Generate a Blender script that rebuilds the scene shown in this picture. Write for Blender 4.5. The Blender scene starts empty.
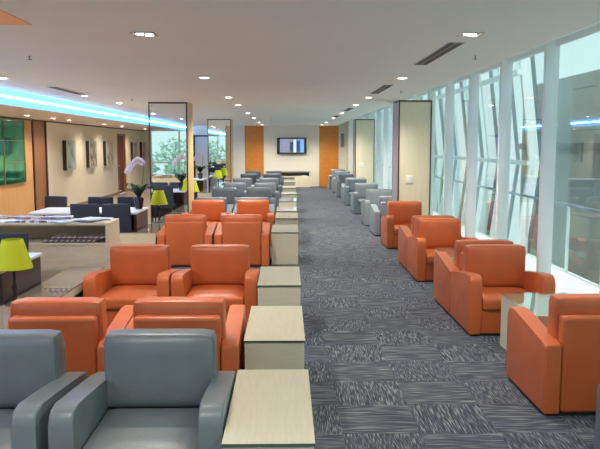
import bpy, bmesh, math, random
from mathutils import Vector, Matrix
random.seed(7)
C = bpy.context.scene
COL = C.collection
PI = math.pi

# ------------------------------------------------------------------ materials
def new_mat(name):
    m = bpy.data.materials.new(name); m.use_nodes = True
    nt = m.node_tree; b = nt.nodes['Principled BSDF']
    return m, nt, b
def N(nt, t, **kw):
    n = nt.nodes.new(t)
    for k, v in kw.items(): setattr(n, k, v)
    return n
def plain(name, col, rough=.5, metal=0, spec=.5, bump=0, bscale=200, var=0, vscale=3, coat=0, sheen=0):
    m, nt, b = new_mat(name)
    b.inputs['Base Color'].default_value = (*col, 1)
    b.inputs['Roughness'].default_value = rough
    b.inputs['Metallic'].default_value = metal
    b.inputs['Specular IOR Level'].default_value = spec
    b.inputs['Coat Weight'].default_value = coat
    b.inputs['Coat Roughness'].default_value = .03
    tc = N(nt, 'ShaderNodeTexCoord')
    if var:
        n = N(nt, 'ShaderNodeTexNoise'); n.inputs['Scale'].default_value = vscale
        n.inputs['Detail'].default_value = 4
        r = N(nt, 'ShaderNodeValToRGB')
        r.color_ramp.elements[0].position = .3; r.color_ramp.elements[1].position = .7
        r.color_ramp.elements[0].color = (*[c*(1-var) for c in col], 1)
        r.color_ramp.elements[1].color = (*[min(1, c*(1+var)) for c in col], 1)
        nt.links.new(tc.outputs['Object'], n.inputs['Vector'])
        nt.links.new(n.outputs['Fac'], r.inputs['Fac'])
        nt.links.new(r.outputs['Color'], b.inputs['Base Color'])
    if bump:
        n2 = N(nt, 'ShaderNodeTexNoise'); n2.inputs['Scale'].default_value = bscale
        bp = N(nt, 'ShaderNodeBump'); bp.inputs['Strength'].default_value = bump
        bp.inputs['Distance'].default_value = .01
        nt.links.new(tc.outputs['Object'], n2.inputs['Vector'])
        nt.links.new(n2.outputs['Fac'], bp.inputs['Height'])
        nt.links.new(bp.outputs['Normal'], b.inputs['Normal'])
    return m
def wood(name, c1, c2, scale=(30, 30, 1.5), rough=.4, coat=0):
    m, nt, b = new_mat(name)
    tc = N(nt, 'ShaderNodeTexCoord'); mp = N(nt, 'ShaderNodeMapping')
    mp.inputs['Scale'].default_value = scale
    n = N(nt, 'ShaderNodeTexNoise'); n.inputs['Scale'].default_value = 1.5; n.inputs['Detail'].default_value = 6
    r = N(nt, 'ShaderNodeValToRGB')
    r.color_ramp.elements[0].position = .3; r.color_ramp.elements[1].position = .72
    r.color_ramp.elements[0].color = (*c1, 1); r.color_ramp.elements[1].color = (*c2, 1)
    nt.links.new(tc.outputs['Object'], mp.inputs['Vector']); nt.links.new(mp.outputs[0], n.inputs['Vector'])
    nt.links.new(n.outputs['Fac'], r.inputs['Fac']); nt.links.new(r.outputs['Color'], b.inputs['Base Color'])
    b.inputs['Roughness'].default_value = rough; b.inputs['Coat Weight'].default_value = coat
    b.inputs['Coat Roughness'].default_value = .02
    return m
def emis(name, col, s):
    m, nt, b = new_mat(name)
    b.inputs['Base Color'].default_value = (*[min(1,c) for c in col], 1)
    b.inputs['Emission Color'].default_value = (*col, 1); b.inputs['Emission Strength'].default_value = s
    return m
def glass_mat(name, tint, ior=1.5, boost=1.0, rough=0.0):
    m, nt, b = new_mat(name); nt.nodes.remove(b)
    out = nt.nodes['Material Output']
    t = N(nt, 'ShaderNodeBsdfTransparent'); t.inputs[0].default_value = (*tint, 1)
    g = N(nt, 'ShaderNodeBsdfGlossy'); g.inputs['Color'].default_value = (.95, 1, 1, 1); g.inputs['Roughness'].default_value = rough
    f = N(nt, 'ShaderNodeFresnel')
    ge = N(nt, 'ShaderNodeNewGeometry'); mi = N(nt, 'ShaderNodeMix', data_type='FLOAT')   # same index on both faces of the thin pane
    mi.inputs[2].default_value = ior; mi.inputs[3].default_value = 1/ior
    nt.links.new(ge.outputs['Backfacing'], mi.inputs[0]); nt.links.new(mi.outputs[0], f.inputs['IOR'])
    mu = N(nt, 'ShaderNodeMath', operation='MULTIPLY'); mu.inputs[1].default_value = boost; mu.use_clamp = True
    mx = N(nt, 'ShaderNodeMixShader')
    nt.links.new(f.outputs[0], mu.inputs[0]); nt.links.new(mu.outputs[0], mx.inputs[0])
    nt.links.new(t.outputs[0], mx.inputs[1]); nt.links.new(g.outputs[0], mx.inputs[2])
    nt.links.new(mx.outputs[0], out.inputs['Surface'])
    return m

ORANGE = plain('orange_leather', (.50, .112, .030), .40, bump=.12, bscale=90, var=.07, vscale=6)
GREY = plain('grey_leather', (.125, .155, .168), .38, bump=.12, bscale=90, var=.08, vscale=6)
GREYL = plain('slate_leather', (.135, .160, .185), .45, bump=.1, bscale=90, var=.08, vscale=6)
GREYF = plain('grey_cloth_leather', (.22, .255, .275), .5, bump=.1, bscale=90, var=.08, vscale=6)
NAVY = plain('navy_fabric', (.012, .020, .045), .7, bump=.2, bscale=300)
CHARC = plain('charcoal_fabric', (.045, .052, .065), .7, bump=.2, bscale=300)
BLACK = plain('black_plastic', (.012, .011, .012), .45)
DARK = plain('dark_wood_edge', (.060, .022, .028), .4)
DARKBR = plain('dark_brown_laminate', (.035, .022, .022), .35)
BOXW = wood('pale_laminate', (.54, .51, .37), (.60, .57, .43), (6, 6, 40), .42)
BOXTOP = wood('pale_laminate_top', (.54, .52, .37), (.60, .57, .43), (40, 4, 4), .35, coat=1)
CREAM = plain('cream_wall_paint', (.80, .72, .54), .6, var=.03, vscale=1.2)
CREAMP = wood('cream_column_panel', (.76, .68, .47), (.82, .74, .53), (20, 20, 1.2), .45)
SHELF = wood('shelf_laminate', (.60, .52, .38), (.68, .60, .46), (4, 30, 20), .45)
HONEY = wood('honey_wood_panel', (.62, .33, .12), (.72, .42, .18), (12, 12, 1), .4)
BROWNP = wood('brown_wood_panel', (.27, .12, .045), (.36, .17, .065), (14, 14, 1), .4)
AMBER = wood('amber_wood_panel', (.60, .20, .03), (.68, .25, .04), (3, 3, 10), .35)
DOORM = wood('red_brown_door', (.09, .018, .012), (.13, .028, .018), (14, 14, 1), .4)
CEIL = plain('ceiling_paint', (.81, .87, .88), .75, var=.02, vscale=.6)
SOFF = plain('soffit_paint', (.72, .62, .56), .7)
WHITE = plain('white_paint', (.80, .80, .78), .5)
WHITEP = plain('white_plastic', (.85, .85, .82), .35)
STEELW = plain('white_steel', (.90, .96, .98), .35)
STEELD = plain('grey_steel', (.16, .22, .25), .4, metal=.2)
LEDGE = plain('ledge_stone', (.86, .88, .86), .5, var=.02)
STONE = plain('beige_stone_floor', (.50, .38, .27), .22, var=.08, vscale=2.5)
EXTW = plain('terminal_wall_outside', (.36, .37, .34), .7, var=.12, vscale=.7)
EXTB = plain('terminal_band_outside', (.18, .20, .20), .7)
GROUND = plain('tarmac', (.40, .44, .44), .9, var=.1)
GRILLE = plain('vent_dark', (.03, .03, .035), .6)
TRIM = plain('vent_trim', (.55, .53, .52), .5)
MIRROR = plain('mirror_silver', (.88, .92, .92), .015, metal=1)
GREENG = plain('green_mirror_glass', (.035, .30, .15), .06, metal=.75, var=.35, vscale=3)
LIME = plain('lime_lampshade', (.50, .58, .03), .7)
def mk_shade():
    m, nt, b = new_mat('lime_lampshade_cloth')
    b.inputs['Base Color'].default_value = (.52, .58, .02, 1); b.inputs['Roughness'].default_value = .8
    b.inputs['Subsurface Weight'].default_value = 0
    t = N(nt, 'ShaderNodeBsdfTranslucent'); t.inputs[0].default_value = (.55, .62, .03, 1)
    mx = N(nt, 'ShaderNodeMixShader'); mx.inputs[0].default_value = .35
    out = nt.nodes['Material Output']
    nt.links.new(b.outputs[0], mx.inputs[1]); nt.links.new(t.outputs[0], mx.inputs[2]); nt.links.new(mx.outputs[0], out.inputs[0])
    return m
SHADE = mk_shade()
LEAF = plain('orchid_leaf', (.022, .065, .015), .4)
STEM = plain('orchid_stem', (.10, .16, .04), .5)
PETAL = plain('orchid_petal', (.80, .76, .88), .6)
PETALC = plain('orchid_centre', (.55, .45, .15), .6)
POT = plain('dark_pot', (.012, .010, .018), .3)
TREEL = plain('tree_leaf', (.45, .62, .50), .7, var=.3, vscale=8)
TREET = plain('tree_bark', (.10, .08, .06), .8)
GTOP = plain('dark_glass_top', (.33, .28, .23), .04, spec=.9, coat=1)
GEDGE = plain('green_glass_edge', (.05, .10, .085), .1)
DTOP = plain('white_table_top', (.66, .70, .76), .3)
BULB = emis('downlight_bulb', (1, .86, .68), 14)
BULBW = emis('soffit_bulb', (1, .86, .70), 12)
COVE = emis('cove_blue_diffuser', (.16, .50, .98), 1.25)
CTUBE = emis('cove_tube', (.28, .78, 1.0), 7)
GLASS = glass_mat('window_glass', (.90, .965, .965), 1.5, 1.0)
TGLASS = glass_mat('table_glass', (.93, .98, .96), 1.5, 1.6)

def carpet_mat():
    m, nt, b = new_mat('striped_carpet_tiles')
    T = .48
    L = nt.links.new
    tc = N(nt, 'ShaderNodeTexCoord'); sp = N(nt, 'ShaderNodeSeparateXYZ'); L(tc.outputs['Object'], sp.inputs[0])
    def mth(op, a, bb=None, cc=None):
        n = N(nt, 'ShaderNodeMath', operation=op)
        for i, v in enumerate((a, bb, cc)):
            if v is None: continue
            if isinstance(v, (int, float)): n.inputs[i].default_value = v
            else: L(v, n.inputs[i])
        return n.outputs[0]
    gx = mth('DIVIDE', mth('ADD', sp.outputs[0], -.337+.476*100), .476); gy = mth('DIVIDE', mth('ADD', sp.outputs[1], -4.15+.484*101), .484)
    fx = mth('FLOOR', gx); fy = mth('FLOOR', gy)
    par = mth('MODULO', mth('ADD', fx, fy), 2)
    par = mth('GREATER_THAN', mth('ABSOLUTE', par), .5)
    def streak(sx, sy):
        cb = N(nt, 'ShaderNodeCombineXYZ')
        L(mth('MULTIPLY', sp.outputs[0], sx), cb.inputs[0]); L(mth('MULTIPLY', sp.outputs[1], sy), cb.inputs[1])
        L(mth('ADD', mth('MULTIPLY', fx, 3.17), mth('MULTIPLY', fy, 7.31)), cb.inputs[2])
        n = N(nt, 'ShaderNodeTexNoise'); n.inputs['Scale'].default_value = 1; n.inputs['Detail'].default_value = .6
        L(cb.outputs[0], n.inputs['Vector']); return n.outputs['Fac']
    a = streak(185, 11); bq = streak(6, 150)
    mx = N(nt, 'ShaderNodeMix', data_type='FLOAT'); L(par, mx.inputs[0]); L(a, mx.inputs[2]); L(bq, mx.inputs[3])
    r = N(nt, 'ShaderNodeValToRGB'); L(mx.outputs[0], r.inputs['Fac'])
    e = r.color_ramp.elements; e[0].position = .36; e[0].color = (.040, .046, .062, 1); e[1].position = .72; e[1].color = (.26, .27, .27, 1)
    k = r.color_ramp.elements.new(.55); k.color = (.085, .094, .115, 1)
    n2 = N(nt, 'ShaderNodeTexNoise'); n2.inputs['Scale'].default_value = .9; L(tc.outputs['Object'], n2.inputs['Vector'])
    mm = N(nt, 'ShaderNodeMix', data_type='RGBA', blend_type='MULTIPLY'); mm.inputs[0].default_value = .35
    L(r.outputs['Color'], mm.inputs[6])
    r2 = N(nt, 'ShaderNodeValToRGB'); L(n2.outputs['Fac'], r2.inputs['Fac'])
    r2.color_ramp.elements[0].color = (.70, .8, 1.0, 1); r2.color_ramp.elements[1].color = (1.0, 1.0, .95, 1)
    L(r2.outputs['Color'], mm.inputs[7]); L(mm.outputs[2], b.inputs['Base Color'])
    b.inputs['Roughness'].default_value = .95; b.inputs['Specular IOR Level'].default_value = .15
    return m
CARPET = carpet_mat()

# ------------------------------------------------------------------ mesh helpers
def bm_box(bm, lo, hi, r=0, seg=3):
    ret = bmesh.ops.create_cube(bm, size=1)
    vs = ret['verts']
    for v in vs:
        for i in range(3): v.co[i] = lo[i] if v.co[i] < 0 else hi[i]
    if r > 0:
        es = list({e for v in vs for e in v.link_edges})
        bmesh.ops.bevel(bm, geom=es, offset=r, segments=seg, affect='EDGES', profile=.5, clamp_overlap=True)
def bm_cyl(bm, p0, p1, r0, r1=None, n=16, caps=True):
    r1 = r0 if r1 is None else r1
    p0, p1 = Vector(p0), Vector(p1); d = p1-p0
    q = d.to_track_quat('Z', 'Y').to_matrix().to_4x4()
    M = Matrix.Translation((p0+p1)/2) @ q
    bmesh.ops.create_cone(bm, cap_ends=caps, segments=n, radius1=r0, radius2=r1, depth=d.length, matrix=M)
def bm_tube(bm, pts, rad, n=8):
    pts = [Vector(p) for p in pts]; rings = []
    for i, p in enumerate(pts):
        d = (pts[min(i+1, len(pts)-1)]-pts[max(i-1, 0)]).normalized()
        q = d.to_track_quat('Z', 'Y')
        rr = rad[i] if isinstance(rad, (list, tuple)) else rad
        rings.append([bm.verts.new(p+q @ Vector((rr*math.cos(2*PI*k/n), rr*math.sin(2*PI*k/n), 0))) for k in range(n)])
    for a, b in zip(rings, rings[1:]):
        for k in range(n): bm.faces.new((a[k], a[(k+1) % n], b[(k+1) % n], b[k]))
    bm.faces.new(rings[0][::-1]); bm.faces.new(rings[-1])
def bm_lathe(bm, prof, c=(0, 0, 0), n=24, closed=True):
    rings = []
    for r, z in prof:
        rings.append([bm.verts.new((c[0]+r*math.cos(2*PI*k/n), c[1]+r*math.sin(2*PI*k/n), c[2]+z)) for k in range(n)])
    for a, b in zip(rings, rings[1:]):
        for k in range(n): bm.faces.new((a[k], a[(k+1) % n], b[(k+1) % n], b[k]))
    if closed:
        bm.faces.new(rings[0][::-1]); bm.faces.new(rings[-1])
def bm_profile(bm, prof, x0, x1, r=.02, seg=3):
    """polygon prof [(y,z)...] extruded along x with rounded rims"""
    A = [bm.verts.new((x0, y, z)) for y, z in prof]; B = [bm.verts.new((x1, y, z)) for y, z in prof]
    n = len(prof)
    fa = bm.faces.new(A); fb = bm.faces.new(B[::-1])
    for i in range(n): bm.faces.new((A[i], B[i], B[(i+1) % n], A[(i+1) % n]))
    if r > 0:
        es = list(set(fa.edges) | set(fb.edges))
        bmesh.ops.bevel(bm, geom=es, offset=r, segments=seg, affect='EDGES', profile=.5, clamp_overlap=True)
    bmesh.ops.recalc_face_normals(bm, faces=bm.faces)
def obj(name, bm, mat, parent=None, smooth=True):
    me = bpy.data.meshes.new(name)
    bmesh.ops.recalc_face_normals(bm, faces=bm.faces)
    bm.to_mesh(me); bm.free()
    mats = mat if isinstance(mat, (list, tuple)) else [mat]
    for m in mats: me.materials.append(m)
    if smooth:
        for p in me.polygons: p.use_smooth = True
        me.set_sharp_from_angle(angle=math.radians(38))
    o = bpy.data.objects.new(name, me); COL.objects.link(o)
    if parent: o.parent = parent
    return o
def box(name, lo, hi, mat, parent=None, r=0, seg=2):
    bm = bmesh.new(); bm_box(bm, lo, hi, r, seg); return obj(name, bm, mat, parent, smooth=r > 0)
def thing(name, label, cat, loc=(0, 0, 0), rz=0, group=None):
    o = bpy.data.objects.new(name, None); COL.objects.link(o); o.empty_display_size = .1
    o.location = loc; o.rotation_euler = (0, 0, rz); tag(o, label, cat, group); return o
def tag(o, label, cat, group=None):
    o['label'] = label; o['category'] = cat
    if group: o['group'] = group
    return o
def struct(o):
    o['kind'] = 'structure'; return o
def sempty(name):
    o = bpy.data.objects.new(name, None); COL.objects.link(o); o.empty_display_size = .1; o['kind'] = 'structure'; return o
def dup(root, loc, rz=0, label=None, group=None):
    r = root.copy(); COL.objects.link(r); r.location = loc; r.rotation_euler = (0, 0, rz)
    if label: r['label'] = label
    if group: r['group'] = group
    for ch in list(root.children):
        c = ch.copy(); COL.objects.link(c); c.parent = r
        for g in list(ch.children):
            d = g.copy(); COL.objects.link(d); d.parent = c
    return r

ZC = 2.55; ZS = 2.35; XW = 2.75; YF = 30.1; YB = -4.5; XL = -6.0
# ------------------------------------------------------------------ room shell
struct(box('floor', (-1.9, YB, -.1), (XW+.02, YF, 0), CARPET))
struct(box('floor_stone', (XL, YB, -.1), (-1.9, YF, 0), STONE)).name = 'floor'
struct(box('ceiling', (-4.02, YB, ZC), (2.05, YF, ZC+.78), CEIL))
struct(box('ceiling', (-4.27, YB, ZC+.34), (-4.02, YF, ZC+.78), CEIL))
struct(box('ceiling', (XL, YB, ZS), (-4.27, YF, ZC+.78), SOFF))
struct(box('ceiling', (2.05, YB, 3.3), (XW+.1, YF, 3.4), WHITE))
struct(box('wall_far', (XL-.15, YF, 0), (XW+.1, YF+.15, 3.4), plain('end_wall_paint', (.84, .79, .64), .6)))
struct(box('wall_right', (2.52, 29.0, 0), (XW+.1, YF, 3.3), plain('side_wall_paint', (.84, .79, .64), .6)))
# left wall in its differently clad stretches
struct(box('wall_left', (XL-.15, YB, 0), (XL, 16.97, 3.3), HONEY))
struct(box('wall_left', (XL-.15, 17.87, 0), (XL, 25.35, 3.3), CREAM))
struct(box('wall_left', (XL-.15, 26.65, 0), (XL, YF, 3.3), CREAM))
struct(box('wall_left', (XL-.15, 25.35, 2.15), (XL, 26.65, 3.3), CREAM))
struct(box('wall_left', (XL-.15, 16.97, 0), (XL+.0, 17.87, 3.3), BROWNP))
for y0 in (16.93, 17.83):
    struct(box('trim_1', (XL, y0, 0), (XL+.03, y0+.07, ZS), DARK))
struct(box('trim_2', (XL, YB, ZS-.035), (XL+.02, YF, ZS), DARKBR))
struct(box('baseboard_left', (XL, 17.91, 0), (XL+.015, 25.33, .09), BROWNP))
struct(box('baseboard_left', (XL, 26.67, 0), (XL+.015, YF, .09), BROWNP))
d = struct(box('door_1', (XL-.12, 25.42, 0), (XL-.06, 26.55, 2.08), DOORM))
box('door_frame', (XL-.06, 25.35, 0), (XL+.02, 25.43, 2.15), BROWNP, d)
box('door_frame', (XL-.06, 26.53, 0), (XL+.02, 26.65, 2.15), HONEY, d)
box('door_frame', (XL-.06, 25.43, 2.08), (XL+.02, 26.53, 2.15), BROWNP, d)
bm = bmesh.new(); bm_cyl(bm, (XL-.02, 25.6, 1.0), (XL-.02, 25.72, 1.0), .012); bm_cyl(bm, (XL-.06, 25.6, 1.0), (XL-.02, 25.6, 1.0), .012)
obj('door_handle', bm, STEELW, d)
# far wall: framed pale door, seen left of the further mirror column
d = struct(box('door_2', (-3.86, YF-.03, 0), (-2.6, YF, 2.10), WHITE))
box('door_frame', (-3.95, YF-.06, 0), (-3.86, YF, 2.16), DARKBR, d)
box('door_frame', (-2.6, YF-.06, 0), (-2.52, YF, 2.16), DARKBR, d)
box('door_frame', (-3.95, YF-.06, 2.10), (-2.52, YF, 2.16), DARKBR, d)
bm = bmesh.new(); bm_cyl(bm, (-2.72, YF-.08, 1.0), (-2.72, YF-.03, 1.0), .02); bm_box(bm, (-2.84, YF-.09, .99), (-2.70, YF-.075, 1.01))
obj('door_handle', bm, STEELW, d)
tag(box('wood_wall_panel', (-1.77, YF-.04, 0), (-.98, YF, ZC), AMBER), 'tall amber wood panel on the end wall, left of the flight screen', 'wall panel', None)
tag(box('wood_wall_panel', (1.36, YF-.04, 0), (2.17, YF, ZC), AMBER), 'tall amber wood panel on the end wall, right of the flight screen', 'wall panel', None)
# rear wall (behind the viewpoint, seen in the mirrors): glazed
w2 = sempty('window_2')
box('glass_pane', (XL, YB-.02, .1), (XW, YB-.008, ZC), GLASS, w2)
for i in range(8):
    x = XL+.03+i*1.24
    box('mullion', (x-.03, YB-.05, 0), (x+.03, YB+.05, ZC), STEELW, w2)
box('transom', (XL, YB-.05, 0), (XW, YB+.05, .1), STEELW, w2)
box('transom', (XL, YB-.045, .95), (XW, YB+.045, 1.0), STEELW, w2)
struct(box('wall_rear', (XL, YB-.15, ZC), (XW+.1, YB, 3.4), WHITE))

# right window wall
w1 = sempty('window_1')
ym0 = 7.26-1.5*7
k = 0
ys = []
y = ym0
while y < 28.9:
    ys.append(y); y += 1.5
box('glass_pane', (XW-.006, YB, .1), (XW+.006, 29.0, 3.3), GLASS, w1)
for y in ys:
    box('mullion', (XW-.145, y-.032, 0), (XW-.006, y+.032, 3.3), STEELW, w1, r=.006)
box('transom', (XW-.05, YB, 2.74), (XW-.006, 29.0, 2.80), STEELW, w1)
box('transom', (XW-.07, YB, 0), (XW+.03, 29.0, .10), STEELW, w1)

# ------------------------------------------------------------------ outside the window wall
struct(box('floor_outside_ledge', (XW+.03, YB-2, -.25), (3.92, 40, 0), LEDGE)).name = 'floor'
struct(box('wall_outside', (8.0, -6, -4), (8.4, 24.2, 3.68), EXTW))
box('trim_band', (7.9, -6, 1.60), (8.0, 24.2, 1.80), EXTB, bpy.data.objects['wall_outside'])
struct(box('floor_outside', (-20, -40, -4.2), (90, 120, -4.0), GROUND)).name = 'floor'
rail = thing('handrail', 'grey metal handrail on white posts along the ledge outside the window wall', 'handrail', (3.86, 0, 0))
bm = bmesh.new(); bm_cyl(bm, (0, -3, .93), (0, 34, .93), .022); obj('top_rail', bm, STEELD, rail)
bm0 = bmesh.new(); bm_box(bm0, (-.02, -.014, 0), (.02, .014, .93), .004, 1)
p0 = obj('post', bm0, STEELW, rail); p0.location = (0, 9.63-1.66*7, 0)
for i in range(1, 21):
    c = p0.copy(); COL.objects.link(c); c.parent = rail; c.location = (0, 9.63+1.66*(i-7), 0)
# steel facade struts (bulging outwards at the transom)
first = None
yst = [12.2+1.24*i for i in range(16)]
def strut_bm(dark):
    bm = bmesh.new()
    pts = [(-.28, 0.0-1.2), (-.28+.0, -1.2), (0, 1.44), (-.22, 3.2), (-.42, 4.6)]
    pts = [(-.32, -1.2), (0, 1.44), (-.40, 4.6)]
    for (x0, z0), (x1, z1) in zip(pts, pts[1:]):
        w = .045; dd = .17
        vs = []
        for (x, z) in ((x0, z0), (x1, z1)):
            for (ax, ay) in ((-dd/2, -w), (dd/2, -w), (dd/2, w), (-dd/2, w)):
                vs.append(bm.verts.new((x+ax, ay, z)))
        for q in ((0, 1, 5, 4), (1, 2, 6, 5), (2, 3, 7, 6), (3, 0, 4, 7), (3, 2, 1, 0), (4, 5, 6, 7)): bm.faces.new([vs[j] for j in q])
    return bm
for i, y in enumerate(yst):
    if first is None:
        t = thing('facade_strut', 'white steel strut bent outward at the crossbar, outside the window wall', 'facade strut', (4.25, y, 0), 0, 'angled steel struts of the outer facade')
        obj('steel_web', strut_bm(0), STEELW, t, smooth=False)
        bm = bmesh.new()
        for (x0, z0), (x1, z1) in (((-.32, -1.2), (0, 1.44)), ((0, 1.44), (-.40, 4.6))):
            bm_tube(bm, [(x0+.13, 0, z0), (x1+.13, 0, z1)], .045, 8)
        obj('edge_tube', bm, STEELD, t)
        first = t
    else:
        dup(first, (4.25, y, 0), 0)
beam = thing('facade_crossbar', 'long pale steel crossbar joining the outer facade struts at head height', 'crossbar', (4.25, 0, 0))
box('beam', (-.152, 12.1, 1.40), (-.100, 34, 1.48), STEELW, beam)
b3 = thing('facade_crossbar', 'upper pale steel crossbar near the top of the outer facade struts', 'crossbar', (4.05, 0, 0))
box('beam', (-.17, 12.1, 2.93), (-.09, 34, 3.02), STEELW, b3)
outer = tag(box('facade_infill', (4.6, 20.5, -1), (4.66, 34, 3.2), plain('frosted_panel', (.62, .72, .72), .4)), 'pale frosted panel of the outer facade behind the far struts', 'facade panel')

# ------------------------------------------------------------------ armchairs
def make_chair(label, mat, dep, loc, rz, group, name='armchair'):
    t = thing(name, label, 'armchair', loc, rz, group)
    W = .785; a = .112; h = dep/2
    prof = [(-h, .022), (-h-.003, .25), (-h-.002, .49), (-h+.003, .520), (-h+.014, .542), (-h+.034, .557), (-h+.062, .563), (-h+.11, .561),
            (-h+.30, .542), (h-.12, .492), (h-.03, .479), (h-.008, .470), (h, .450), (h, .022)]
    for s in (-1, 1):
        bm = bmesh.new()
        x0, x1 = (-W/2, -W/2+a) if s < 0 else (W/2-a, W/2)
        bm_profile(bm, prof, x0, x1, .015, 4)
        obj('armrest', bm, mat, t)
    iw = W/2-a
    # back cushion: slightly puffed block
    def puffed(lo, hi, r, puff, axis):
        bm = bmesh.new(); bm_box(bm, lo, hi)
        bmesh.ops.subdivide_edges(bm, edges=bm.edges[:], cuts=7, use_grid_fill=True)
        c = [(lo[i]+hi[i])/2 for i in range(3)]; e = [(hi[i]-lo[i])/2 for i in range(3)]
        for v in bm.verts:
            u = [(v.co[i]-c[i])/e[i] for i in range(3)]
            # rounded box projection
            q = Vector([max(-e[i]+r, min(e[i]-r, v.co[i]-c[i])) for i in range(3)])
            dlt = (v.co-Vector(c))-q
            if dlt.length > 1e-9: p = q+dlt.normalized()*r
            else: p = q
            if dlt.length <= 1e-9: p = v.co-Vector(c)
            f = 1
            for i in range(3):
                if i != axis: f *= max(0, 1-u[i]**4)
            p[axis] += math.copysign(puff*f, u[axis]) if abs(u[axis]) > .5 else 0
            v.co = Vector(c)+p
        return bm
    obj('back_cushion', puffed((-iw-.016, h-.255, .34), (iw+.016, h-.085, .748 if dep > .8 else .765), .035, .012, 1), mat, t)
    bm = bmesh.new(); bm_box(bm, (-iw+.003, h-.13, .022), (iw-.003, h+.0, .66), .028, 4); obj('back_panel', bm, mat, t)
    obj('seat_cushion', puffed((-iw+.002, -h-.004, .23), (iw-.002, h-.24, .358), .035, .012, 2), mat, t)
    bm = bmesh.new(); bm_box(bm, (-iw, -h+.016, .022), (iw, h-.10, .24), .006, 1); obj('base', bm, mat, t)
    bm = bmesh.new(); bm_box(bm, (-W/2+.02, -h+.02, 0), (W/2-.02, h-.02, .03)); obj('plinth', bm, BLACK, t, smooth=False)
    return t
def rear(y0, d): return y0+d/2
DL, DR = .85, .78
SRC = {}
def chair(kind, X, y0, away, label, group, right=False):
    dep = DR if right else DL
    key = (kind, dep)
    loc = (X, y0+dep/2, 0); rz = PI if away else 0
    if key not in SRC:
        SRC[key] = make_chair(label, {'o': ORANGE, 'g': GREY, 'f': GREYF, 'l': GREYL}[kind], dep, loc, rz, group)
    else:
        dup(SRC[key], loc, rz, label, group)
GL = 'armchairs in paired rows along the left of the aisle'; GR = 'armchairs along the window side of the aisle'
X1, X2 = -1.50, -.685
chair('g', X1-.025, 3.09, 0, 'near grey leather armchair cut by the left edge of the picture, seen from the front', GL)
chair('g', X2, 3.09, 0, 'large grey leather armchair nearest the viewer beside the pale box table, seen from the front', GL)
chair('o', X1, 4.43, 1, 'orange leather armchair seen from behind, back to the left foreground grey armchair', GL)
chair('o', X2-.022, 4.43, 1, 'orange leather armchair seen from behind, beside the second pale box table', GL)
chair('o', X1+.02, 6.44, 0, 'orange leather armchair facing the viewer, beside the low glossy counter and magazine shelf', GL)
chair('o', X2+.01, 6.44, 0, 'orange leather armchair facing the viewer, right one of the nearest front-facing orange pair', GL)
chair('o', X1+.03, 10.10, 1, 'orange armchair seen from behind, in the middle row next to the lamp on the counter', GL)
chair('o', X2+.03, 10.10, 1, 'orange armchair seen from behind, in the middle row next to a pale box table', GL)
chair('o', X1+.05, 12.35, 0, 'left orange armchair of the farthest orange pair, facing the viewer by the mirror column', GL)
chair('o', X2+.06, 12.35, 0, 'right orange armchair of the farthest orange pair, facing the viewer by the aisle', GL)
rows = [(13.52, 1, .04), (16.1, 0, .02), (18.4, 0, .10), (21.2, 0, .13), (24.5, 0, .15), (27.1, 0, .18)]
desc = ['right behind the farthest orange pair', 'in the second grey row', 'in the third grey row', 'in the fourth grey row', 'in the fifth grey row', 'in the last grey row']
for (y0, aw, dx), dsc in zip(rows, desc):
    chair('l', X1+dx, y0, aw, 'grey armchair %s, left seat away from the aisle' % dsc, GL)
    chair('l', X2+dx, y0, aw, 'grey armchair %s, right seat beside the aisle tables' % dsc, GL)
chair('l', -2.86, 17.8, 0, 'grey armchair behind the nearer mirror column, left of the paired grey rows', GL)
XR = 1.65+.393
chair('g', XR+.015, 2.90, 0, 'grey armchair at the bottom right corner, only its armrest in the picture', GR, True)
chair('o', XR, 4.40, 1, 'orange leather armchair seen from behind at the lower right, nearest on the window side', GR, True)
chair('o', XR+.015, 6.34, 0, 'orange leather armchair facing the viewer across the glass-topped table on the window side', GR, True)
chair('o', XR+.01, 7.135, 1, 'orange armchair turned away, back to back behind the front-facing one by the glass-topped table', GR, True)
chair('o', XR+.01, 8.93, 0, 'orange armchair facing the viewer, middle of the window side seats', GR, True)
chair('o', XR+.01, 9.725, 1, 'orange armchair turned away, tucked behind the middle front-facing one on the window side', GR, True)
chair('o', XR+.03, 11.85, 0, 'farthest orange armchair on the window side, in front of the cream column', GR, True)
for y0, aw, l in [(13.56, 1, 'turned away just behind the nearer cream column'),
                  (15.3, 0, 'facing the viewer, first beyond the nearer cream column'),
                  (17.9, 0, 'facing the viewer, second beyond the nearer cream column'),
                  (20.54, 0, 'facing the viewer just before the second cream column'),
                  (21.335, 1, 'turned away beside the second cream column'),
                  (23.9, 0, 'facing the viewer beyond the second cream column'),
                  (26.1, 0, 'facing the viewer, second from the end wall'),
                  (28.2, 0, 'facing the viewer, right by the amber panel of the end wall')]:
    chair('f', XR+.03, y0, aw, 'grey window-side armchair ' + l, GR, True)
# dark lounge seats beside the viewpoint, seen in the mirrors
n1 = make_chair('dark navy armchair reflected in the mirror column, left one', NAVY, .85, (-4.35, 2.7, 0), PI, 'navy armchairs seen in the mirrors')
n2 = dup(n1, (-3.5, 2.7, 0), PI, 'dark navy armchair reflected in the mirror column, middle one')
n3 = dup(n1, (-2.66, 1.6, 0), PI, 'dark navy armchair reflected in the mirror column, right one')

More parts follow.
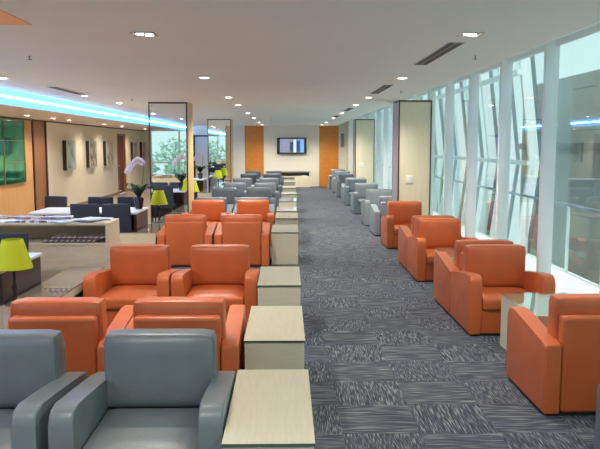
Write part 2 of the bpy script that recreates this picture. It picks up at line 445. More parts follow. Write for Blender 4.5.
# ------------------------------------------------------------------ box tables beside the seats
def make_box_table(label, loc, group):
    t = thing('side_table', label, 'side table', loc, 0, group)
    bm = bmesh.new(); bm_box(bm, (-.195, -.5, 0), (.195, .5, .462), .003, 1); obj('body', bm, BOXW, t)
    o = box('table_top', (-.2, -.505, .4665), (.2, .505, .480), BOXTOP, t); o.data.materials.append(GEDGE)
    for p in o.data.polygons: p.material_index = 0 if p.normal.z > .5 else 1
    return t
GB = 'pale box tables along the aisle'
bt = make_box_table('nearest pale laminate box table, beside the large grey armchair', (-.082, 3.42, 0), GB)
for x, y, l in [(-.085, 5.03, 'second pale box table from the viewer, beside the orange chair seen from behind'),
                (-.075, 6.87, 'third pale box table, beside the front-facing orange chair'),
                (-.035, 10.82, 'pale box table beside the middle row of orange chairs seen from behind'),
                (-.01, 12.82, 'pale box table beside the farthest orange pair'),
                (-.01, 14.15, 'pale box table beside the first grey row'),
                (.01, 16.55, 'pale box table beside the second grey row'),
                (.05, 18.9, 'pale box table beside the third grey row'),
                (.06, 21.7, 'pale box table beside the fourth grey row'),
                (.08, 24.95, 'pale box table beside the fifth grey row'),
                (.09, 27.6, 'pale box table beside the last grey row')]:
    dup(bt, (x, y, 0), 0, l)

# ------------------------------------------------------------------ glass-topped tables on the window side
def make_glass_table(label, loc, group):
    t = thing('coffee_table', label, 'coffee table', loc, 0, group)
    sx, sy = .26, .40
    for s in (-1, 1):
        bm = bmesh.new(); bm_box(bm, (s*sx-.02, -sy, 0), (s*sx+.02, sy, .455), .004, 1)
        obj('side_panel', bm, BOXW, t)
    box('shelf', (-sx+.02, -sy+.01, .20), (sx-.02, sy-.01, .225), BOXW, t)
    box('apron', (-sx+.02, -sy+.005, .37), (sx-.02, -sy+.03, .455), BOXW, t)
    box('apron', (-sx+.02, sy-.03, .37), (sx-.02, sy-.005, .455), BOXW, t)
    box('inner_top', (-sx+.02, -sy+.03, .432), (sx-.02, sy-.03, .45), BOXTOP, t)
    bm = bmesh.new(); bm_box(bm, (-sx-.03, -sy-.01, .457), (sx+.03, sy+.01, .469), .002, 1); obj('glass_top', bm, TGLASS, t)
    return t
GT = 'glass-topped tables between the window side chairs'
gt = make_glass_table('glass-topped pale wood table between the two nearest window side orange chairs', (2.15, 5.66, 0), GT)
for y, l in [(8.42, 'low table hidden between orange chairs in the middle of the window side'), (11.1, 'low table behind the middle orange chairs, before the nearer cream column'), (14.79, 'low table between the first grey chairs of the window side')]:
    dup(gt, (2.14, y, 0), 0, l)

# ------------------------------------------------------------------ low glossy counters with lamps
def counter(label, x0, x1, y0, y1, ext=0):
    t = thing('low_counter', label, 'counter', ((x0+x1)/2, (y0+y1)/2, 0), 0)
    hx, hy = (x1-x0)/2, (y1-y0)/2
    box('body', (-hx+.03, -hy+.03, 0), (hx-.03, hy-.03, .40), DARKBR, t)
    box('front_panel', (-hx-ext, -hy, 0), (hx, -hy+.03, .465), BOXW, t)
    box('edge_band', (-hx, -hy+.03, .40), (hx, hy, .465), BOXW, t)
    bm = bmesh.new(); bm_box(bm, (-hx-ext, -hy-.003, .465), (hx, -hy+.035, .478)); bm_box(bm, (-hx, -hy+.035, .465), (hx, hy, .478))
    obj('glass_top', bm, GTOP, t)
counter('near low counter with glossy dark glass top, in front of the magazine shelf', -2.275, -1.915, 4.3, 7.42)
counter('low counter with glossy top and pale end panel, carrying the middle lamp', -2.225, -1.925, 10.33, 13.42, .22)
counter('far low counter with glossy top beyond the nearer mirror column', -2.42, -1.93, 14.40, 17.0)
counter('farthest low counter with glossy top, before the second mirror column', -2.42, -1.93, 19.2, 22.15)

def make_lamp(label, loc):
    t = thing('table_lamp', label, 'table lamp', loc, 0, 'lime table lamps on the counters')
    bm = bmesh.new(); bm_lathe(bm, [(.075, 0), (.078, .008), (.07, .018), (.022, .026), (.014, .045), (.013, .10), (.019, .115), (.019, .15), (.013, .165), (.012, .24), (.016, .25), (.008, .27), (.006, .33), (.006, .50)], n=20)
    obj('base', bm, BLACK, t)
    bm = bmesh.new()
    r0, r1, z0, z1 = .148, .080, .295, .525
    bm_lathe(bm, [(r0, z0), (r0*.6+r1*.4, z0+(z1-z0)*.4), (r1, z1), (r1-.004, z1), (r0-.004, z0), (r0, z0)], n=40, closed=False)
    obj('lamp_shade', bm, SHADE, t)
    bm = bmesh.new(); bm_lathe(bm, [(.004, .27), (.014, .28), (.024, .32), (.026, .345), (.018, .37), (.003, .38)], n=14)
    obj('bulb', bm, WHITEP, t)
    return t
lamp = make_lamp('largest lime green table lamp, at the left edge of the picture', (-2.185, 5.64, .479))
dup(lamp, (-2.12, 11.75, .479), 0, 'lime green table lamp on the counter in front of the nearer mirror column')
dup(lamp, (-1.99, 14.95, .479), 0, 'lime green table lamp half hidden behind the wood side of the nearer mirror column')
dup(lamp, (-2.06, 21.3, .479), 0, 'small lime green table lamp in front of the farther mirror column')

# ------------------------------------------------------------------ magazine shelf unit
sh = thing('magazine_shelf', 'waist-high cream shelf unit with magazines on top and an open slot, left side', 'shelf', (-2.745, 7.72, 0))
hx0, hx1 = -.86, .86
box('side_panel', (.825, -.24, 0), (.86, .24, .905), SHELF, sh)
box('side_panel', (-.86, -.24, 0), (-.825, .24, .905), SHELF, sh)
box('top_board', (-.86, -.242, .906), (.86, .24, .933), SHELF, sh, r=.002)
box('shelf_board', (-.825, -.235, .695), (.825, .22, .72), SHELF, sh)
box('back_panel', (-.825, .20, .72), (.825, .225, .905), SHELF, sh)
box('lower_panel', (-.825, -.225, 0), (.825, -.20, .695), SHELF, sh)

def mag_mat(name, base, cols, sc):
    m, nt, b = new_mat(name); L = nt.links.new
    tc = N(nt, 'ShaderNodeTexCoord'); v = N(nt, 'ShaderNodeTexVoronoi'); v.inputs['Scale'].default_value = sc
    L(tc.outputs['Object'], v.inputs['Vector'])
    r = N(nt, 'ShaderNodeValToRGB'); r.color_ramp.interpolation = 'CONSTANT'
    r.color_ramp.elements[0].color = (*base, 1); r.color_ramp.elements[0].position = 0
    r.color_ramp.elements[1].color = (*cols[0], 1); r.color_ramp.elements[1].position = .55
    for i, c in enumerate(cols[1:]):
        e = r.color_ramp.elements.new(.7+.13*i); e.color = (*c, 1)
    sp = N(nt, 'ShaderNodeSeparateColor'); L(v.outputs['Color'], sp.inputs[0]); L(sp.outputs[0], r.inputs['Fac'])
    L(r.outputs['Color'], b.inputs['Base Color']); b.inputs['Roughness'].default_value = .3
    return m
MG = [mag_mat('magazine_blue', (.62, .70, .85), [(.35, .45, .7), (.8, .8, .85), (.25, .3, .45)], 14),
      mag_mat('magazine_grey', (.42, .38, .42), [(.2, .18, .22), (.6, .55, .55), (.35, .2, .2)], 16),
      mag_mat('magazine_white', (.78, .78, .84), [(.5, .55, .7), (.7, .7, .7), (.2, .25, .4)], 10),
      mag_mat('magazine_mauve', (.14, .08, .14), [(.85, .83, .86), (.05, .03, .06), (.75, .70, .78)], 38)]
def magazine(x, y, z, w, d, th, rz, mat, label, group, tilt=0):
    t = thing('magazine', label, 'magazine', (x, y, z), rz, group)
    if tilt: t.rotation_euler = (0, tilt, rz)
    box('pages', (-w/2+.002, -d/2+.002, 0.0015), (w/2-.002, d/2-.002, th-.0015), WHITEP, t)
    bm = bmesh.new(); bm_box(bm, (-w/2, -d/2, th-.0015), (w/2, d/2, th)); bm_box(bm, (-w/2, -d/2, 0), (w/2, d/2, .0015)); bm_box(bm, (-w/2-.001, -d/2, 0), (-w/2+.001, d/2, th)); bm_box(bm, (-w/2, -d/2-.001, 0), (w/2, -d/2, th))
    obj('cover', bm, mat, t, smooth=False)
spots = [(-3.36, 7.70, .33, .25, .1, 2, 'white'), (-3.22, 7.98, .30, .22, -.2, 1, 'dull grey'), (-3.03, 7.70, .42, .24, .05, 2, 'white and pale blue'), (-2.86, 7.95, .3, .22, -.3, 1, 'mottled grey'),
         (-2.68, 7.70, .34, .24, -.05, 3, 'mauve'), (-2.50, 7.93, .3, .22, .15, 1, 'grey brown'), (-2.36, 7.68, .22, .30, -.5, 0, 'light blue'), (-2.10, 7.72, .22, .30, -.35, 0, 'bright blue-white'), (-2.01, 7.93, .20, .20, .1, 0, 'blue')]
pos = ['at the far left end', 'at the back left', 'left of centre', 'behind the left of centre one', 'at the middle', 'at the back middle', 'just right of the middle', 'near the right end', 'at the very right end']
for mk, ((x, y, w, dd, rz, mi, cl), ps) in enumerate(zip(spots, pos)):
    magazine(x-.02, y-.07 if y < 7.8 else y-.11, .934+.0185*(mk % 2), w, dd, .012+.006*(mi%2), rz, MG[mi], '%s magazine lying on the shelf unit top, %s' % (cl, ps), 'magazines on top of the shelf unit')
words = ['first', 'second', 'third', 'fourth', 'fifth', 'sixth', 'seventh', 'eighth', 'ninth', 'tenth']
for i in range(10):
    magazine(-2.52+i*.057, 7.60, .722+.031, .14, .23, .010, 0, MG[3], 'folded brochure fanned in the open slot of the shelf unit, %s from the left' % words[i], 'brochures fanned in the shelf slot', tilt=-.42)

# ------------------------------------------------------------------ dining tables, chairs
def desk(label, x0, x1, y0, y1):
    t = thing('dining_table', label, 'table', ((x0+x1)/2, (y0+y1)/2, 0), 0)
    hx, hy = (x1-x0)/2, (y1-y0)/2
    bm = bmesh.new(); bm_box(bm, (-hx, -hy, .722), (hx, hy, .75), .003, 1); obj('table_top', bm, DTOP, t)
    for s in (-1, 1):
        box('side_panel', (s*(hx-.025)-.02, -hy+.05, 0), (s*(hx-.025)+.02, hy-.05, .722), DARKBR, t)
    box('modesty_panel', (-hx+.08, -.015, .12), (hx-.08, .015, .722), DARKBR, t)
    box('apron', (-hx+.08, -hy+.06, .62), (hx-.08, -hy+.085, .722), DARKBR, t)
    box('apron', (-hx+.08, hy-.085, .62), (hx-.08, hy-.06, .722), DARKBR, t)
desk('white-topped dark table at the left edge behind the big lamp', -3.75, -2.29, 5.62, 6.62)
desk('white-topped dark dining table beyond the magazine shelf', -3.85, -2.245, 10.55, 11.5)
desk('small far white-topped table holding the second orchid', -3.85, -2.45, 20.8, 21.8)
def dchair(label, loc, rz, mat):
    t = thing('dining_chair', label, 'chair', loc, rz, 'upholstered dining chairs')
    bm = bmesh.new(); bm_box(bm, (-.21, -.24, .40), (.21, .20, .48), .025, 3); obj('seat', bm, mat, t)
    bm = bmesh.new(); bm_profile(bm, [(.15, .42), (.20, .42), (.245, .86), (.235, .885), (.215, .89), (.20, .88)], -.21, .21, .012, 2)
    obj('backrest', bm, mat, t)
    for sx in (-1, 1):
        for sy in (-1, 1):
            bm = bmesh.new(); bm_cyl(bm, (sx*.18, sy*.19-.02, 0), (sx*.175, sy*.18-.02, .41), .013, .018, 10); obj('leg', bm, BLACK, t)
    return t
dc = dchair('navy dining chair behind the table by the big lamp', (-2.76, 6.76, 0), 0, NAVY)
def dchair2(*a): dchair(*a)
dup(dc, (-2.98, 10.69, 0), PI, 'black-navy dining chair with its back to the viewer, left of the near pair')
dup(dc, (-2.52, 10.69, 0), PI, 'black-navy dining chair with its back to the viewer, right of the near pair')
dc2 = dchair('charcoal dining chair on the far side of the table, left one', (-3.12, 11.7, 0), 0, NAVY)
dup(dc2, (-2.63, 11.7, 0), 0, 'charcoal dining chair on the far side of the table, beside the orchid')
dchair('charcoal grey dining chair turned slightly at the left end of the table', (-3.98, 11.87, 0), -.3, CHARC)
dup(dc, (-3.3, 22.3, 0), 0, 'small distant navy dining chair near the second orchid')

# ------------------------------------------------------------------ orchids
def orchid(label, loc, s=1):
    t = thing('potted_orchid', label, 'orchid', loc, 0, 'white orchids in dark pots')
    bm = bmesh.new(); bm_lathe(bm, [(.055, 0), (.085, .16), (.09, .175), (.08, .175), (.07, .16), (.01, .158)], n=20); obj('pot', bm, POT, t)
    for i in range(8):
        a = i*2*PI/8+.3; ln = .25+.07*((i*37) % 5)/5; up = .16+.1*((i*13) % 4)/4
        bm = bmesh.new(); n = 8; L_, R_ = [], []
        for j in range(n+1):
            u = j/n; w = .048*math.sin(PI*min(1, u*.92+.07))**.7+.002
            r = ln*u; z = .165+up*math.sin(u*PI*.72)
            cx_, cy_ = r*math.cos(a), r*math.sin(a); px_, py_ = -math.sin(a)*w, math.cos(a)*w
            L_.append(bm.verts.new((cx_+px_, cy_+py_, z+.012))); R_.append(bm.verts.new((cx_-px_, cy_-py_, z+.012)))
        M_ = []
        for j in range(n+1): M_.append(bm.verts.new((L_[j].co+R_[j].co)/2-Vector((0, 0, .012))))
        for j in range(n):
            bm.faces.new((L_[j], M_[j], M_[j+1], L_[j+1])); bm.faces.new((M_[j], R_[j], R_[j+1], M_[j+1]))
        bmesh.ops.solidify(bm, geom=bm.faces[:], thickness=.003)
        obj('leaf', bm, LEAF, t)
    bm = bmesh.new()
    pts = []
    for j in range(17):
        u = j/16
        if u < .6: q = u/.6; pts.append((.02+.07*math.sin(q*PI/2), 0, .16+q*.58))
        else: q = (u-.6)/.4; pts.append((.09-.26*q, .0, .74+.10*math.sin(min(1, q*2.5)*PI/2)-.22*q*q))
    bm_tube(bm, pts, .006, 6); obj('stem', bm, STEM, t)
    for j in range(12):
        q = .06+j*.085
        cx_, cz = .09-.26*q, .74+.10*math.sin(min(1, q*2.5)*PI/2)-.22*q*q-.02
        cy_ = -.025 if j % 2 else .03
        bm = bmesh.new()
        for p in range(5):
            a = p*2*PI/5+.3*j
            d = Vector((math.cos(a), 0, math.sin(a))); s_ = Vector((-math.sin(a), 0, math.cos(a)))
            c0 = Vector((cx_, cy_, cz)); rr = .052
            ring = [c0+d*(rr*(.15)), c0+d*rr*.5+s_*rr*.42+Vector((0, -.006, 0)), c0+d*rr*.9+s_*rr*.28+Vector((0, -.012, 0)), c0+d*rr*1.05+Vector((0, -.013, 0)), c0+d*rr*.9-s_*rr*.28+Vector((0, -.012, 0)), c0+d*rr*.5-s_*rr*.42+Vector((0, -.006, 0))]
            bm.faces.new([bm.verts.new(v) for v in ring])
        bmesh.ops.solidify(bm, geom=bm.faces[:], thickness=.002)
        b = obj('blossom', bm, PETAL, t)
        bm = bmesh.new(); bmesh.ops.create_icosphere(bm, subdivisions=1, radius=.010, matrix=Matrix.Translation((cx_, cy_-.008, cz))); obj('blossom_centre', bm, PETALC, b)
    t.scale = (s, s, s)
    return t
oc = orchid('white orchid in a dark pot on the dining table, left of the nearer mirror column', (-2.34, 11.22, .751), .97)
o2 = dup(oc, (-2.58, 21.2, .751), 0, 'distant white orchid in a dark pot, left of the farther mirror column')

# ------------------------------------------------------------------ columns
def mirror_column(label, x0, y0):
    t = thing('mirror_column', label, 'column', (x0, y0, 0), 0, 'wood-sided columns with mirror fronts')
    w, dp = .72, .82
    box('core', (.0, .02, 0), (w, dp, ZC-.002), HONEY2, t)
    box('mirror', (.022, .004, .06), (w-.022, .0195, ZC-.03), MIRROR, t)
    bm = bmesh.new()
    bm_box(bm, (-.002, .0, 0), (.022, .03, ZC-.002)); bm_box(bm, (w-.022, .0, 0), (w+.002, .03, ZC-.002)); bm_box(bm, (.022, 0, ZC-.03), (w-.022, .019, ZC-.002)); bm_box(bm, (.022, 0, 0), (w-.022, .019, .06))
    obj('frame', bm, DARK, t, smooth=False)
    return t
HONEY2 = wood('pale_honey_wood', (.62, .40, .17), (.72, .50, .25), (14, 14, 1), .4)
mc = mirror_column('nearer mirror-fronted column with pale wood side, left of the orange rows', -2.595, 13.5)
dup(mc, (-2.46, 22.25, 0), 0, 'farther mirror-fronted column with pale wood side, near the end wall')
def cream_column(label, x0, y0):
    t = thing('cream_column', label, 'column', (x0, y0, 0), 0, 'cream panelled columns on the window side')
    w, dp = .60, .68
    box('core', (0.01, .01, 0), (w-.01, dp, ZC-.002), CREAMP, t)
    bm = bmesh.new()
    bm_box(bm, (0, 0, 0), (.022, .02, ZC-.002)); bm_box(bm, (w-.022, 0, 0), (w, .02, ZC-.002)); bm_box(bm, (.022, 0, ZC-.03), (w-.022, .0095, ZC-.002))
    bm_box(bm, (0, dp-.02, 0), (.02, dp, ZC-.002)); bm_box(bm, (0, .02, ZC-.03), (.0095, dp-.02, ZC-.002))
    obj('frame', bm, DARK, t, smooth=False)
    box('side_panel', (.003, .02, .05), (.0095, dp-.02, ZC-.03), plain('mauve_side_panel', (.34, .27, .33), .3), t)
    sw = box('switch_plate', (.16, -.005, 1.06), (.27, .009, 1.20), WHITEP, t, r=.003)
    box('switch', (.185, -.012, 1.09), (.245, -.005, 1.17), WHITE, sw)
    return t
cc = cream_column('nearer cream column with dark edges and a white switch plate', 2.005, 12.84)
dup(cc, (2.12, 22.17, 0), 0, 'farther cream column with dark edges, behind the grey window side chairs')

# ------------------------------------------------------------------ end wall things
tv = thing('flight_screen', 'black-framed flight information screen on the end wall', 'television', (.2, YF-.02, 1.72))
box('bracket', (-.2, -.04, -.15), (.2, .018, .15), BLACK, tv)
box('housing', (-.62, -.13, -.335), (.62, -.04, .335), BLACK, tv, r=.012)
def screen_mat():
    m, nt, b = new_mat('flight_screen_glow'); L = nt.links.new
    tc = N(nt, 'ShaderNodeTexCoord'); br = N(nt, 'ShaderNodeTexBrick'); L(tc.outputs['Generated'], br.inputs['Vector'])
    mp = N(nt, 'ShaderNodeMapping'); L(tc.outputs['Generated'], mp.inputs['Vector']); mp.inputs['Rotation'].default_value = (PI/2, 0, 0)
    L(mp.outputs[0], br.inputs['Vector']); br.inputs['Scale'].default_value = 9; br.inputs['Mortar Size'].default_value = .035; br.offset = 0
    br.inputs['Color1'].default_value = (.50, .55, .75, 1); br.inputs['Color2'].default_value = (.66, .60, .85, 1); br.inputs['Mortar'].default_value = (.10, .12, .30, 1)
    L(br.outputs['Color'], b.inputs['Emission Color']); b.inputs['Emission Strength'].default_value = .7; b.inputs['Base Color'].default_value = (.02, .02, .02, 1); b.inputs['Roughness'].default_value = .2
    return m
scr = box('screen', (-.50, -.134, -.285), (.52, -.131, .285), screen_mat(), tv)
BLUEP = emis('screen_blue', (.10, .35, .70), .9); DKP = emis('screen_dark', (.04, .04, .10), 1); CYP = emis('screen_cyan', (.35, .75, .9), 1.1)
box('screen_panel', (-.08, -.137, -.26), (.06, -.134, .16), DKP, scr)
box('screen_panel', (.20, -.137, -.26), (.34, -.134, .20), DKP, scr)
box('screen_panel', (.08, -.137, -.27), (.18, -.134, .25), CYP, scr)
box('screen_panel', (.36, -.137, -.27), (.50, -.134, .25), BLUEP, scr)
cn = thing('wall_console', 'low cream console with a grey top under the flight screen', 'console', (.04, YF-.01, 0))
box('body', (-.93, -.42, 0), (.93, -.005, .46), CREAMP, cn)
box('back_board', (-.93, -.05, .46), (.93, -.005, .62), plain('console_dark_back', (.34, .31, .26), .6), cn)
box('top_board', (-.95, -.44, .62), (.95, -.005, .67), plain('console_grey_top', (.42, .40, .35), .4), cn)
box('side_panel', (-.93, -.42, .46), (-.89, -.05, .62), CREAMP, cn); box('side_panel', (.89, -.42, .46), (.93, -.05, .62), CREAMP, cn)
magazine(.74, YF-.25, .461, .30, .22, .03, .2, MG[2], 'pale magazine in the slot of the far console, nearest its right end', 'magazines in the far console')
magazine(.42, YF-.25, .461, .26, .20, .02, -.2, MG[1], 'grey magazine in the slot of the far console, left of the pale one', 'magazines in the far console')
pf = thing('wall_picture', 'small dark framed notice on the end wall right of the amber panel', 'picture', (2.33, YF, 1.95))
box('frame', (-.06, -.05, -.28), (.06, 0, .28), STEELD, pf); box('print', (-.045, -.055, -.26), (.045, -.05, .26), plain('notice_grey', (.25, .27, .28), .4), pf)
tag(box('wall_socket', (2.27, YF-.02, 1.10), (2.37, YF, 1.24), WHITEP, r=.003), 'white switch on the end wall below the small dark notice', 'switch')

# ------------------------------------------------------------------ pictures on the left wall
def art_mat(name, c1, c2, c3, sc):
    m, nt, b = new_mat(name); L = nt.links.new
    tc = N(nt, 'ShaderNodeTexCoord'); n = N(nt, 'ShaderNodeTexNoise'); n.inputs['Scale'].default_value = sc; n.inputs['Detail'].default_value = 5
    L(tc.outputs['Object'], n.inputs['Vector']); r = N(nt, 'ShaderNodeValToRGB'); L(n.outputs['Fac'], r.inputs['Fac'])
    e = r.color_ramp.elements; e[0].position = .36; e[0].color = (*c1, 1); e[1].position = .62; e[1].color = (*c3, 1)
    k = e.new(.48); k.color = (*c2, 1)
    L(r.outputs['Color'], b.inputs['Base Color']); b.inputs['Roughness'].default_value = .5
    return m
arts = [(19.2, 20.03, 'blue-grey misty', art_mat('art_mist', (.16, .26, .26), (.36, .46, .44), (.55, .62, .58), 2.5)),
        (21.4, 22.25, 'brown and grey', art_mat('art_brown', (.12, .07, .04), (.40, .33, .26), (.60, .56, .48), 6)),
        (23.4, 24.3, 'tan', art_mat('art_tan', (.20, .11, .07), (.48, .36, .26), (.58, .52, .42), 4)),
        (27.5, 28.25, 'small dark brown', art_mat('art_dark', (.08, .05, .04), (.35, .28, .22), (.5, .45, .4), 5)),
        (29.2, 29.95, 'small reddish', art_mat('art_red', (.15, .06, .04), (.4, .25, .18), (.5, .42, .36), 5))]
ps = ['nearest of the three by the brown panel', 'middle one of the three', 'closest before the dark door', 'first one past the dark door', 'second one past the dark door']
for (y0, y1, nm, mt), p_ in zip(arts, ps):
    t = thing('framed_picture', '%s framed picture on the left wall, %s' % (nm, p_), 'picture', (XL, (y0+y1)/2, 1.47), 0, 'framed pictures on the left wall')
    hy = (y1-y0)/2; hz = .40
    box('backing', (.002, -hy+.03, -hz+.03), (.085, hy-.03, hz-.03), DARKBR, t)
    bm = bmesh.new()
    bm_box(bm, (.0, -hy, -hz), (.10, -hy+.05, hz)); bm_box(bm, (.0, hy-.05, -hz), (.10, hy, hz)); bm_box(bm, (.0, -hy+.05, hz-.04), (.10, hy-.05, hz)); bm_box(bm, (.0, -hy+.05, -hz), (.10, hy-.05, -hz+.04))
    obj('frame', bm, DARKBR, t, smooth=False)
    box('mount', (.10, -hy, -hz), (.104, hy, hz), plain('mount_cream', (.55, .52, .42), .5), t)
    box('print', (.104, -hy+.09, -hz+.05), (.107, hy-.09, hz-.05), mt, t)
gp = thing('green_glass_panel', 'large green glass panel with thin grid lines on the left wall', 'wall panel', (XL, 13.95, .90))
box('glass', (.0, -2.4, 0), (.03, 2.42, 1.40), GREENG, gp)
bm = bmesh.new()
for z in (0.0, .47, .935, 1.385): bm_box(bm, (.03, -2.4, z), (.042, 2.42, z+.014))
for yy in (-2.4, -1.2, 0.0, 1.2, 2.4): bm_box(bm, (.03, yy, 0), (.042, yy+.02, 1.40))
obj('grid_frame', bm, plain('grid_brass', (.30, .26, .12), .4, metal=.5), gp, smooth=False)

# ------------------------------------------------------------------ ceiling fixtures and lights
cv = thing('cove_light', 'long cyan light band in the ceiling cove along the left side', 'cove light', (-4.255, 0, ZS))
box('light_strip', (-.012, YB+.05, .015), (.0, YF-.05, .50), COVE, cv)
bm = bmesh.new(); bm_cyl(bm, (.02, YB+.1, .13), (.02, YF-.1, .13), .018, n=10); obj('tube', bm, CTUBE, cv)
al = bpy.data.lights.new('cove_glow', 'AREA'); al.shape = 'RECTANGLE'; al.size = .05; al.size_y = YF-YB-.4; al.energy = 170; al.color = (.22, .50, 1)
ao = bpy.data.objects.new('cove_glow', al); COL.objects.link(ao); ao.parent = cv; ao.location = (.045, (YF+YB)/2, .13); ao.rotation_euler = (0, math.radians(-115), 0)
box('lip', (-.012, YB+.05, -.0), (.012, YF-.05, .014), WHITE, cv)

def spot(name, loc, energy, col, size, blend, parent, rad=.05):
    l = bpy.data.lights.new(name, 'SPOT'); l.energy = energy; l.color = col; l.spot_size = size; l.spot_blend = blend; l.shadow_soft_size = rad
    o = bpy.data.objects.new(name, l); COL.objects.link(o); o.parent = parent; o.location = loc
    return o
def round_light(label, x, y, z, energy, col=(1, .91, .80), group='round downlights', bulb=None, rr=.06):
    t = thing('downlight', label, 'ceiling light', (x, y, z), 0, group)
    bm = bmesh.new(); bm_lathe(bm, [(rr+.02, -.0), (rr+.018, -.006), (rr, -.008), (rr-.004, -.002), (rr+.0, 0)], n=24, closed=False); obj('trim_ring', bm, WHITEP, t)
    bm = bmesh.new(); bm_lathe(bm, [(rr-.004, -.0005), (rr-.008, -.006), (rr*.6, -.011), (.004, -.013)], n=24); obj('lens', bm, bulb or BULB, t)
    spot('lamp_glow', (0, 0, -.04), energy, col, 2.7, 1, t)
    return t
def square_light(label, x, y, energy):
    t = thing('downlight', label, 'ceiling light', (x, y, ZC), 0, 'square twin downlights')
    a = .085
    bm = bmesh.new()
    bm_box(bm, (-a, -a, -.008), (-a+.014, a, 0)); bm_box(bm, (a-.014, -a, -.008), (a, a, 0)); bm_box(bm, (-a+.014, -a, -.008), (a-.014, -a+.014, 0)); bm_box(bm, (-a+.014, a-.014, -.008), (a-.014, a, 0))
    obj('trim_frame', bm, TRIM, t, smooth=False)
    box('reflector', (-a+.014, -a+.014, -.003), (a-.014, a-.014, 0), plain('reflector', (.5, .48, .45), .2, metal=.6), t)
    for s in (-1, 1):
        bm = bmesh.new(); bm_cyl(bm, (s*.028, s*.028, -.009), (s*.028, s*.028, -.003), .027, n=20); obj('bulb', bm, BULB, t)
    spot('lamp_glow', (0, 0, -.02), energy, (1, .91, .80), 2.7, 1, t)
EL = 160
square_light('square twin downlight in the ceiling above the left aisle seats, nearest the viewer', -1.03, 5.28, EL)
square_light('square twin downlight in the ceiling above the right aisle edge, nearest the viewer', 1.33, 5.25, EL)
for Y, wd in [(8.6, 'second'), (12.1, 'third'), (14.4, 'fourth'), (18.0, 'fifth'), (21.3, 'sixth'), (25.2, 'seventh'), (28.4, 'last')]:
    round_light('round downlight over the left seating rows, %s from the viewer' % wd, -.98, Y, ZC, EL*(1 if Y < 13 else 1.7))
    round_light('round downlight over the window side of the aisle, %s from the viewer' % wd, 1.38, Y, ZC, EL*(1 if Y < 13 else 1.7))
for X, Y, wd in [(-3.4, 8.7, 'at the left edge of the picture'), (-3.3, 11.8, 'above the shelf unit, right of the slot vent'), (-3.2, 13.8, 'just left of the nearer mirror column')]:
    round_light('round downlight beside the cyan cove, %s' % wd, X, Y, ZC, EL)
round_light('round downlight in the main ceiling beside the cyan cove, deep in the room', -2.95, 20, ZC, EL)
for i, (Y, wd) in enumerate([(5, 'nearest the viewer'), (9, 'second from the viewer'), (14.6, 'at the left edge of the picture'), (16.2, 'above the brown wall panel'), (17.4, 'just right of the brown wall panel'), (20.7, 'above the second picture'), (22.9, 'before the dark door'), (26.6, 'past the dark door')]):
    round_light('small downlight in the left soffit, %s' % wd, -5.25, Y, ZS, 85, group='downlights in the left soffit', bulb=BULBW, rr=.06)
# lights over the part of the room behind the viewpoint
for X, Y in [(-1.0, 1.8), (1.35, 1.8), (-1.0, -1.6), (1.35, -1.6), (-3.2, 5.2), (-3.2, 1.8)]:
    round_light('round downlight in the ceiling above and behind the viewer', X, Y, ZC, EL, group='downlights behind the viewer')

def slot_vent(label, x, y0, y1, w=.13):
    t = thing('slot_vent', label, 'ceiling vent', (x, (y0+y1)/2, ZC), 0, 'slot vents in the ceiling')
    h = (y1-y0)/2
    box('plate', (-w/2, -h, -.006), (w/2, h, 0), TRIM, t)
    for s in (-1, 1): box('slot', (s*w*.24-.026, -h+.02, -.0075), (s*w*.24+.026, h-.02, -.0055), GRILLE, t)
slot_vent('nearest twin slot vent in the ceiling over the right side of the aisle', 1.33, 5.65, 7.2)
slot_vent('second twin slot vent in the ceiling over the right side of the aisle', 1.36, 9.6, 11.2)
slot_vent('third twin slot vent in the ceiling over the right side of the aisle', 1.38, 15.4, 16.9)
slot_vent('fourth twin slot vent, deep over the right side of the aisle', 1.38, 19.5, 20.8)
slot_vent('dark slot vent in the ceiling close to the cyan cove on the left', -3.25, 10.0, 11.5)
tag(box('ceiling_patch', (-2.9, 3.2, ZC-.006), (-1.70, 4.88, ZC), plain('peach_ceiling_patch', (.98, .56, .30), .6)), 'added peach orange ceiling patch whose corner shows at the top left of the picture', 'ceiling patch')  # added thin slab standing in for an orange patch of unknown cause
def sprinkler(label, x, y):
    t = thing('sprinkler', label, 'sprinkler', (x, y, ZC), 0, 'ceiling sprinklers')
    bm = bmesh.new(); bm_lathe(bm, [(.014, 0), (.014, -.004), (.005, -.005), (.005, -.022), (.003, -.03)], n=12); obj('stem', bm, STEELD, t)
    bm = bmesh.new(); bm_cyl(bm, (0, 0, -.033), (0, 0, -.030), .022, n=14); obj('deflector', bm, STEELD, t)
sprinkler('small sprinkler head in the ceiling by the window edge, right of the near vent', 1.70, 6.5)
sprinkler('small sprinkler head in the ceiling at the upper left', -2.33, 6.6)
sprinkler('small sprinkler head in front of the nearer cream column', 1.70, 10.7)
sprinkler('small sprinkler head left of the nearer mirror column top', -2.7, 12.6)

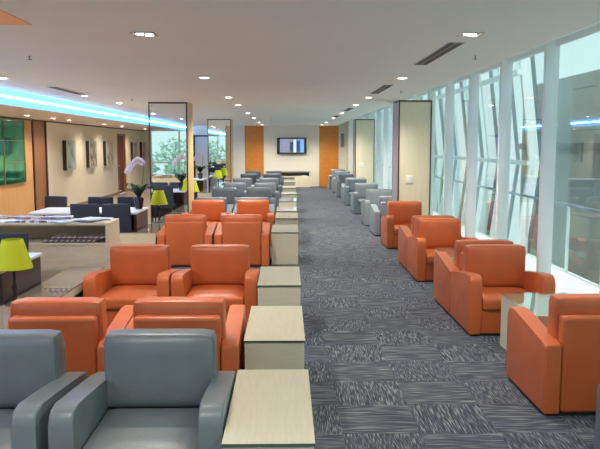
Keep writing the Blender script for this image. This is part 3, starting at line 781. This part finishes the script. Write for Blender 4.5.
# ------------------------------------------------------------------ trees outside the rear glazing
def tree(label, x, y, h, cr):
    t = thing('tree', label, 'tree', (x, y, -4.0), 0, 'trees outside, seen in the mirrors')
    H = h+4
    bm = bmesh.new(); bm_tube(bm, [(0, 0, 0), (.1, .05, H*.4), (-.05, 0, H*.75), (0, 0, H*.95)], [.16, .13, .08, .03], 8)
    for k_ in range(5):
        a = k_*1.3; bm_tube(bm, [(0, 0, H*.62+k_*.12), (math.cos(a)*cr*.6, math.sin(a)*cr*.6, H*.8+.1*k_)], [.05, .015], 5)
    obj('trunk', bm, TREET, t)
    bm = bmesh.new()
    for k_ in range(260):
        v = Vector((random.gauss(0, 1), random.gauss(0, 1), random.gauss(0, 1))); v.normalize(); v *= random.random()**.4
        p = Vector((v.x*cr, v.y*cr, H*.86+v.z*cr*.75)); s = .09+.08*random.random()
        q = Matrix.Rotation(random.random()*6, 3, 'X') @ Matrix.Rotation(random.random()*6, 3, 'Z')
        bm.faces.new([bm.verts.new(p+q @ Vector(c)*s) for c in ((-1, 0, 0), (0, -.5, .1), (1, 0, 0), (0, .5, .1))])
    obj('foliage', bm, TREEL, t, smooth=False)
for i, (x, y, h, cr) in enumerate([(-7.2, -9, 1.7, .9), (-5.4, -8.6, 1.2, .8), (-3.9, -10, 2.0, 1.0), (-1.9, -9, 1.3, .9), (.4, -9.6, 1.8, 1.0), (-6.2, -13, 2.2, 1.2), (2.6, -9, 1.5, .9)]):
    tree('leafy tree outside the rear windows, reflected in the mirror columns', x, y, h, cr)

sl = bpy.data.lights.new('sun', 'SUN'); sl.energy = 3.6; sl.angle = .02; sl.color = (1, .98, .94)
so = bpy.data.objects.new('sun', sl); COL.objects.link(so); so.rotation_euler = (math.radians(24), 0, 0)
# ------------------------------------------------------------------ world, camera
w = bpy.data.worlds.new('World'); C.world = w; w.use_nodes = True
bg = w.node_tree.nodes['Background']; bg.inputs[0].default_value = (.68, .86, .86, 1); bg.inputs[1].default_value = 1.2

cam = bpy.data.cameras.new('Camera'); co = bpy.data.objects.new('Camera', cam); COL.objects.link(co)
cam.sensor_fit = 'HORIZONTAL'; cam.sensor_width = 36; cam.lens = 710/600*36; cam.clip_end = 300
co.location = (0, 0, 1.75)
co.rotation_euler = (math.radians(90-6.3889), 0, math.radians(-1.0424))
C.camera = co
vs = C.view_settings; vs.view_transform = 'Standard'; vs.look = 'None'; vs.gamma = 1; vs.exposure = .15
try: vs.use_curve_mapping = False
except Exception: pass
C.cycles.max_bounces = 10; C.cycles.diffuse_bounces = 5; C.cycles.glossy_bounces = 5; C.cycles.transparent_max_bounces = 16
C.cycles.sample_clamp_indirect = 8
